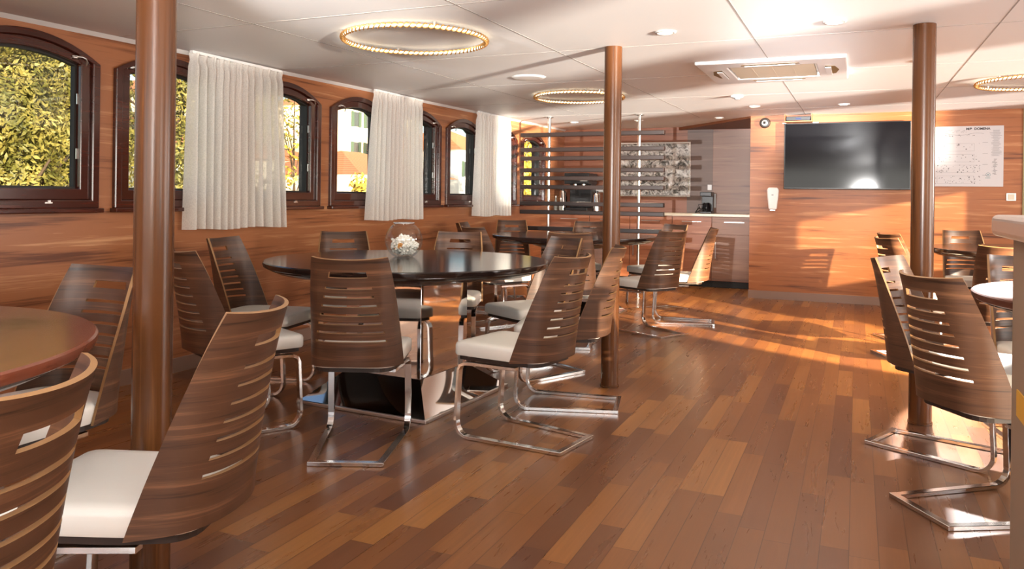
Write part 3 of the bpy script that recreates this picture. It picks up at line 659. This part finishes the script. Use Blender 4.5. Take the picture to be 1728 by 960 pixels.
# espresso machine, flasks, cups behind the slats
t_ = thing('espresso_machine', 'tall black espresso machine behind the left side of the screen', 'coffee machine', (-3.78, 11.25, 1.0005))
bm = bmesh.new(); box(bm, -.17, .17, -.2, .22, 0, .05); box(bm, -.17, .17, .0, .22, .05, .46); box(bm, -.19, .19, -.2, .22, .40, .56); obj('housing', bm, BLACK, t_, bevel=.01)
bm = bmesh.new(); lathe(bm, [(0, .36), (.03, .36), (.03, .40), (0, .40)], 16, (-.05, -.1, 0)); lathe(bm, [(0, .36), (.03, .36), (.03, .40), (0, .40)], 16, (.08, -.1, 0)); obj('brew_head', bm, CHROME, t_, True, auto=40)
bm = bmesh.new(); box(bm, .06, .17, -.205, -.201, .44, .5); obj('control_panel', bm, SATIN, t_)
def flask(x, y, r, h, label, m=CHROME, g='steel flasks behind the screen'):
    t_ = thing('steel_flask', label, 'flask', (x, y, 1.0005), 0, g)
    bm = bmesh.new(); lathe(bm, [(0, 0), (r, 0), (r, h*.8), (r*.75, h*.88), (0, h*.88)], 20); obj('flask_body', bm, m, t_, True, auto=40)
    bm = bmesh.new(); lathe(bm, [(0, h*.881), (r*.5, h*.881), (r*.5, h), (0, h)], 16); obj('lid', bm, BLACK, t_, True, auto=40)
flask(-4.02, 11.13, .05, .34, 'tall steel flask behind the left screen pole'); flask(-4.06, 11.32, .04, .26, 'slim steel flask just behind the tall flask, nearest the port wall'); flask(-3.50, 11.15, .055, .30, 'wide steel flask right of the espresso machine')
for i, (x, y, h, lab) in enumerate(((-4.10, 11.06, .2, 'clear bottle by the last port window, leftmost on the worktop'), (-4.00, 11.0, .17, 'short clear bottle in front of the tall steel flask'), (-3.30, 11.2, .22, 'clear bottle on the worktop left of the middle pillar'))):
    t_ = thing('glass_bottle', lab, 'bottle', (x, y, 1.0005), 0, 'bottles on the galley worktop')
    bm = bmesh.new(); lathe(bm, [(0, 0), (.03, 0), (.03, h*.6), (.012, h*.8), (.012, h), (0, h)], 16); obj('bottle_glass', bm, mat('bottle_glass', (.55, .6, .58), .1, .0, Transmission_Weight=.6), t_, True, auto=40)
    bm = bmesh.new(); lathe(bm, [(0, h+.001), (.014, h+.001), (.014, h+.02), (0, h+.02)], 12); obj('cap', bm, SATIN, t_, True, auto=40)
t_ = thing('paper_towel_holder', 'white paper roll fixed on the galley wall left of the middle pillar', 'paper roll', (-3.55, YK-.07, 1.32))
bm = bmesh.new()
for k in range(4): lathe(bm, [(0, -.0), (.03, 0), (.03, .012), (0, .012)], 16)
bm.free(); bm = bmesh.new(); bmesh.ops.create_cone(bm, cap_ends=True, segments=24, radius1=.035, radius2=.035, depth=.24, matrix=Matrix.Rotation(PI/2, 4, 'Y')); obj('roll', bm, WHITE, t_, True, auto=40)
bm = bmesh.new(); box(bm, -.14, -.125, -.01, .069, -.01, .01); box(bm, .125, .14, -.01, .069, -.01, .01); obj('bracket', bm, SATIN, t_)

# ---- television and things on the forward wall
t_ = thing('television', 'large black flat television mounted on the forward wooden wall', 'television', (-.13, YB-.001, 1.725), 0)
bm = bmesh.new(); box(bm, -.682, .682, -.075, -.035, -.392, .392); obj('casing', bm, BLACK, t_, bevel=.006)
bm = bmesh.new(); box(bm, -.670, .670, -.0775, -.0755, -.375, .382); obj('screen_glass', bm, BLKG, t_)
bm = bmesh.new(); box(bm, -.3, .3, -.034, -.0, -.2, .2); obj('wall_mount', bm, BLACK, t_)
t_ = thing('receiver_shelf', 'small open wooden shelf above the left corner of the television', 'shelf', (-.65, YB-.001, 2.14), 0)
bm = bmesh.new(); box(bm, -.155, .155, -.16, 0, -.012, 0); box(bm, -.155, -.145, -.16, 0, 0, .082); box(bm, .145, .155, -.16, 0, 0, .082); obj('shelf_box', bm, WALLB, t_)
t_ = thing('satellite_receiver', 'black receiver with a tiny display inside the small shelf above the television', 'receiver', (-.65, YB-.09, 2.1405))
bm = bmesh.new(); box(bm, -.135, .135, -.06, .06, .004, .05); rb_ = obj('receiver_case', bm, BLACK, t_, bevel=.003)
bm = bmesh.new(); box(bm, -.03, .03, -.0615, -.0605, .018, .034); obj('display', bm, mat('display_blue', srgb(40, 52, 96), .2), t_)
bm = bmesh.new(); [box(bm, x-.008, x+.008, y-.008, y+.008, 0, .0035) for x in (-.11, .11) for y in (-.04, .04)]; obj('foot', bm, BLACK, t_)
for x in (-.815, -.475):
    bm = bmesh.new(); box(bm, x-.02, x+.045 if x > -.6 else x+.02, YB-.03, YB-.001, 2.118, 2.130); tag(obj('cable_duct', bm, WHITE), 'short white cable clip %s the shelf above the television' % ('left of' if x < -.6 else 'right of'), 'clip')
t_ = thing('wall_speaker', 'round black speaker on the wall left of the television', 'speaker', (-1.04, YB-.001, 2.135))
rot = Matrix.Rotation(PI/2, 4, 'X')
def lz(prof, n=40):
    b_ = bmesh.new(); lathe(b_, prof, n); bmesh.ops.transform(b_, matrix=rot, verts=b_.verts); return b_
obj('housing', lz([(0, 0), (.062, 0), (.064, .02), (.056, .05), (.046, .055), (0, .055)]), mat('speaker_grey', srgb(52, 46, 42), .5), t_, True, auto=40)
obj('cone', lz([(0, .062), (.012, .064), (.018, .057), (.034, .0555), (0, .0555)]), SATIN, t_, True, auto=40)
obj('dome', lz([(0, .075), (.010, .070), (.012, .0645), (0, .0645)]), BLACK, t_, True, auto=40)
t_ = thing('soap_dispenser', 'white wall-mounted soap dispenser left of the television', 'dispenser', (-.935, YB-.001, 1.215))
bm = bmesh.new(); pts = [(-.045, -.13), (.045, -.13), (.062, .02), (.068, .10), (.055, .135), (-.055, .135), (-.068, .10), (-.062, .02)]; poly(bm, pts, -.09, -.001, 'y'); obj('dispenser_body', bm, WHITE, t_, bevel=.015)
bm = bmesh.new(); box(bm, -.012, .012, -.092, -.0905, .04, .052); obj('window_slot', bm, mat('slot_grey', (.35, .35, .36), .3), t_)
bm = bmesh.new(); box(bm, -.03, .03, -.075, -.03, -.145, -.131); obj('nozzle', bm, SATIN, t_)
t_ = thing('light_switch', 'square steel light switch below the white wall plan', 'switch', (1.535, YB-.001, 1.265))
bm = bmesh.new(); box(bm, -.046, .046, -.010, 0, -.042, .042); obj('cover_frame', bm, SATIN, t_, bevel=.002)
bm = bmesh.new(); box(bm, -.030, .030, -.016, -.0105, -.030, .030); obj('rocker', bm, CREAM, t_, bevel=.002)
# safety plan
t_ = thing('wall_plan', 'white printed ship plan mounted on the wall right of the right-hand pillar', 'plan', (1.10, YB-.001, 1.712))
bm = bmesh.new(); box(bm, -.36, .36, -.012, 0, -.335, .335); obj('plan_sheet', bm, PAPER, t_, bevel=.002)
bm = bmesh.new(); random.seed(4); bl = bmesh.new(); bt = bmesh.new()
def mk(b_, x, z, w, h): box(b_, x-w/2, x+w/2, -.0128, -.0122, z-h/2, z+h/2)
# side view of the vessel
for k in range(46): mk(bl, -.33+k*.0135*.78+.02, .245+.012*math.sin(k*.2), .008, .004)
for k in range(30): mk(bl, -.24+random.random()*.24, .262+random.random()*.03, random.uniform(.004, .02), .003)
for k in range(22): mk(bm, -.34+random.random()*.42, .222+random.random()*.018, random.uniform(.004, .014), .004)
# four deck outlines with marks
for zc, n in ((.10, 10), (-.02, 22), (-.14, 60), (-.26, 44)):
    for s in (-1, 1): mk(bl, -.10, zc+s*.042, .36, .0018)
    for s in (-1, 1): mk(bl, -.10+s*.18, zc, .0018, .084)
    for k in range(n): mk(bl if random.random() < .5 else bm, -.30+random.random()*.44, zc+random.uniform(-.045, .045), random.uniform(.003, .012), random.uniform(.003, .009))
    mk(bl, .185, zc+.05, .05, .004)
for k in range(34): mk(bl, .285+random.uniform(-.006, .01), .285-k*.0085, random.uniform(.05, .11), .003)
for k in range(24): mk(bm if k % 2 else bl, .265+random.uniform(0, .02), -.03-k*.0075, random.uniform(.008, .05), .003)
mk(bm, -.07, .13, .008, .022); mk(bm, -.085, .12, .006, .01)
obj('printed_marks', bm, INK, t_); obj('printed_lines', bl, INKL, t_)
bt.free(); bt = bmesh.new()
for i in range(20):
    a = 2*PI*i/20; mk(bt, .215+.021*math.cos(a), -.205+.021*math.sin(a), .005, .005)
mk(bt, .215, -.205, .012, .014); mk(bt, .212, -.24, .05, .006); obj('printed_emblem', bt, INKG, t_)
cu = bpy.data.curves.new('plan_title', 'FONT'); cu.body = 'M/B  DOMENA'; cu.size = .034; cu.align_x = 'CENTER'; cu.extrude = .0004; cu.offset = .0012
to = bpy.data.objects.new('plan_title_tmp', cu); C.objects.link(to); bpy.context.view_layer.update()
me = bpy.data.meshes.new_from_object(to.evaluated_get(bpy.context.evaluated_depsgraph_get())); bpy.data.objects.remove(to)
me.materials.clear(); me.materials.append(INK); o = bpy.data.objects.new('plan_title', me); C.objects.link(o); o.parent = t_; o.rotation_euler.x = PI/2; o.location = (.115, -.0126, .292); o.scale.x = 1.05
# black bag on the far chair
bm = bmesh.new(); bmesh.ops.create_uvsphere(bm, u_segments=16, v_segments=10, radius=.09, matrix=Matrix.Translation((.875, 8.93, .93)) @ Matrix.Scale(.45, 4, (0, 1, 0)) @ Matrix.Scale(1.1, 4, (0, 0, 1))); bm.free()

# ---- bar counter on the right
t_ = thing('bar_counter', 'bar end at the right frame edge with rounded steel top and taupe side', 'bar', (0, 0, 0))
bm = bmesh.new(); pts = []
x0, y1 = .352, 2.67; rr = .05
pts = [(x0, .5)]+[(x0+rr-rr*math.cos(a), y1-rr+rr*math.sin(a)) for a in [PI/2*i/6 for i in range(7)]]+[(.95, y1), (.95, .5)]
poly(bm, pts, 1.106, 1.166); obj('counter_top', bm, mat('brushed_bar_steel', (.72, .69, .66), .3, .85), t_, bevel=.016, seg=4)
bm = bmesh.new(); box(bm, .402, .90, .55, 2.60, .10, 1.1055); obj('bar_body', bm, mat('taupe_panel', srgb(150, 128, 108), .5), t_, bevel=.004)
bm = bmesh.new(); box(bm, .41, .88, .60, 2.59, 0, .0995); obj('plinth', bm, mat('amber_lit_plinth', srgb(214, 150, 40), .4), t_)  # yellow light along the bar's foot, put into the plinth colour
bm = bmesh.new(); box(bm, .398, .4015, 2.33, 2.50, .63, .70); obj('amber_glint', bm, mat('amber_glint', srgb(226, 170, 60), .4), t_)  # yellow glint on the bar side, painted as a thin plate

# ================================================================ outside the port windows
LEAF = mat('olive_leaf', srgb(128, 122, 52), .55); tt = NT(LEAF); oi = tt.n.new('ShaderNodeTexCoord'); nz = tt.noise(oi.outputs['Object'], 2.5, 4, .7)
tt.l.new(tt.ramp(nz, [(.3, srgb(64, 70, 26)), (.45, srgb(120, 114, 46)), (.6, srgb(176, 158, 78)), (.72, srgb(206, 188, 112))]), tt.b.inputs['Base Color'])
LEAFY = mat('yellow_leaf', srgb(204, 172, 60), .55); BARK = mat('bark', srgb(96, 76, 56), .8)
def tree(x, y, z, R, H, n, label, m=LEAF, size=.10, seed=1):
    random.seed(seed); t_ = thing('leafy_tree', label, 'tree', (x, y, z), 0, 'trees on the shore')
    bm = bmesh.new(); tube(bm, [(0, 0, 0), (.05, .03, H*.3), (-.03, .05, H*.6), (0, 0, H*.85)], lambda u: R*.07*(1-.7*u), 8)
    for k in range(7):
        a = k*.9; tube(bm, [(0, 0, H*(.25+.06*k)), (R*.4*math.cos(a), R*.4*math.sin(a), H*(.4+.06*k)), (R*.75*math.cos(a), R*.75*math.sin(a), H*(.5+.06*k))], lambda u: R*.03*(1-.7*u), 5)
    obj('trunk', bm, BARK, t_, True)
    bl = [(Vector((math.cos(a)*R*.55*random.random(), math.sin(a)*R*.55*random.random(), H*random.uniform(.2, .9))), R*random.uniform(.28, .5)) for a in [random.uniform(0, 6.28) for _ in range(24)]]
    bm = bmesh.new()
    for k in range(n):
        c, r = random.choice(bl); d = Vector((random.gauss(0, 1), random.gauss(0, 1), random.gauss(0, 1))).normalized()
        p = c+d*r*random.uniform(.75, 1.05); s = size*random.uniform(.5, 1.2)
        u = Vector((random.gauss(0, 1), random.gauss(0, 1), random.gauss(0, 1))).normalized(); w = (d+u*.6).cross(u).normalized(); u = (u-d*u.dot(d)*.5).normalized()
        bm.faces.new([bm.verts.new(p+q) for q in (-u*s, w*s*.4, u*s, -w*s*.4)])
    me = bpy.data.meshes.new('foliage'); bm.to_mesh(me); bm.free(); me.materials.append(m); o = bpy.data.objects.new('foliage', me); C.objects.link(o); o.parent = t_; o['kind'] = 'stuff'
GROUND = mat('shore_ground', srgb(196, 180, 140), .9); tt = NT(GROUND); oi = tt.n.new('ShaderNodeTexCoord'); nz = tt.noise(oi.outputs['Object'], .8, 5, .7)
tt.l.new(tt.ramp(nz, [(.35, srgb(120, 128, 60)), (.5, srgb(196, 180, 130)), (.65, srgb(224, 208, 170))]), tt.b.inputs['Base Color'])
bm = bmesh.new(); N = 24
gv_ = [[bm.verts.new((-8-70*(i/N), -20+110*j/N, -1.6+ (0 if i < 2 else (i-1)*.30+.25*math.sin(i*1.3+j*.7)))) for j in range(N+1)] for i in range(N+1)]
for a, b in zip(gv_, gv_[1:]):
    for j in range(N): bm.faces.new([a[j], b[j], b[j+1], a[j+1]])
o = struct(obj('hillside', bm, GROUND, None, True))
STW = mat('stone_wall', srgb(206, 192, 164), .85); bm = bmesh.new(); box(bm, -13.4, -13.0, 13.5, 70, -1.6, 1.0); struct(obj('quay_wall', bm, STW))
tree(-10.6, 6.9, -1.4, 1.6, 6.0, 60000, 'dense olive tree filling the nearest window', seed=1, size=.05)
tree(-10.0, 10.15, -1.4, 1.7, 5.6, 30000, 'dense olive tree seen either side of the nearest pillar', seed=2, size=.05)
tree(-15.6, 11.4, -1.4, 2.9, 8.0, 52000, 'olive tree standing behind the two nearest olive trees', seed=3, size=.10)
tree(-17.6, 21.8, -1.2, .8, 6.8, 260, 'bare sparse tree seen beside the first curtain', LEAFY, .12, 5)
tree(-15.2, 22.6, -1.4, .7, 3.4, 2500, 'small bush before the red roofed house', LEAFY, .12, 6)
tree(-15.6, 36.5, -1.4, 2.2, 5.6, 7000, 'yellow green tree seen through the slatted screen', LEAFY, .12, 7)
tree(-25, 39.6, -.6, 1.6, 5, 2500, 'dark tree behind the stuccoed house', LEAF, .16, 8)
tree(-18, 38.5, -1.4, 1.3, 3.4, 2500, 'green bush below the white house', LEAF, .14, 9)
ROOF = mat('terracotta_roof', srgb(214, 128, 74), .8); tt = NT(ROOF); X, Y, Z = tt.coords(); wv = tt.math('FRACT', tt.math('MULTIPLY', Y, 3.5)); tt.l.new(tt.ramp(wv, [(0, srgb(170, 92, 52)), (.3, srgb(222, 140, 88)), (1, srgb(232, 156, 104))]), tt.b.inputs['Base Color'])
SHUT = mat('green_shutter', srgb(70, 86, 66), .6); PANE = mat('dark_pane', srgb(70, 72, 70), .2)
def house(x, y, z, dx, dy, h, roofh, wallc, label, nw=3, rows=2):
    t_ = thing('shore_house', label, 'house', (x, y, z), 0, 'houses on the shore')
    bm = bmesh.new(); box(bm, -dx/2, dx/2, -dy/2, dy/2, 0, h); obj('wall', bm, mat('stucco', wallc, .85), t_)
    bm = bmesh.new(); e = .35; b4 = [bm.verts.new(p) for p in ((-dx/2-e, -dy/2-e, h), (dx/2+e, -dy/2-e, h), (dx/2+e, dy/2+e, h), (-dx/2-e, dy/2+e, h))]
    rd = [bm.verts.new((0, -dy/2+min(dx, dy)/2, h+roofh)), bm.verts.new((0, dy/2-min(dx, dy)/2, h+roofh))]
    bm.faces.new(b4); bm.faces.new([b4[0], b4[1], rd[0]]); bm.faces.new([b4[1], b4[2], rd[1], rd[0]]); bm.faces.new([b4[2], b4[3], rd[1]]); bm.faces.new([b4[3], b4[0], rd[0], rd[1]])
    obj('roof', bm, ROOF, t_)
    for r in range(rows):
        for k in range(nw):
            yy = -dy/2+dy*(k+.5)/nw; zz = h*(r+.5)/rows
            bm = bmesh.new(); box(bm, dx/2-.02, dx/2+.04, yy-.25, yy+.25, zz-.45, zz+.45); wd = obj('house_window', bm, PANE, t_)
            for s in (-1, 1):
                bm = bmesh.new(); box(bm, dx/2+.041, dx/2+.08, yy+s*.39-.12, yy+s*.39+.12, zz-.48, zz+.48); obj('shutter', bm, SHUT, wd)
house(-22, 19.8, -1.2, 6, 6.5, 3.6, 1.6, srgb(246, 238, 220), 'white house seen through the first curtain', 3, 1)
house(-28.2, 29.6, -.6, 6, 5.5, 3.6, 1.3, srgb(240, 220, 186), 'cream house up the slope beside the first curtain', 3, 1)
house(-21, 30.0, -1.4, 6, 7.5, 3.4, 1.15, srgb(248, 240, 224), 'low white house with broad red roof behind the middle windows', 2, 1)
house(-32, 44.5, 1.2, 7, 8, 5.6, 1.5, srgb(236, 216, 180), 'stuccoed house with green shutters high in the middle window', 6, 3)
house(-25, 46.0, -.6, 6, 7, 4.6, 1.6, srgb(250, 244, 236), 'tall white house with orange roof seen through the last clear window', 4, 2)
house(-36, 33, 3.0, 6, 6, 3.4, 1.4, srgb(238, 222, 196), 'upper hillside house left of the stuccoed one', 2, 1)
bm = bmesh.new(); tube(bm, [(-11, 16.6, -1.5), (-11, 16.6, 5.5)], .05, 8); tag(obj('white_mast', bm, WHITE, None, True), 'thin white pole standing outside the middle window', 'pole')
t_ = thing('quay_railing', 'white railing along the quay outside the windows', 'railing', (-9.5, 0, 0))
bm = bmesh.new(); box(bm, -.03, .03, 13, 45, 1.06, 1.12); box(bm, -.02, .02, 13, 45, .1, .14); obj('top_rail', bm, WHITE, t_)
bm = bmesh.new(); k = 13
while k < 45: box(bm, -.02, .02, k, k+.05, .1, 1.06); k += .3
obj('baluster_row', bm, WHITE, t_)
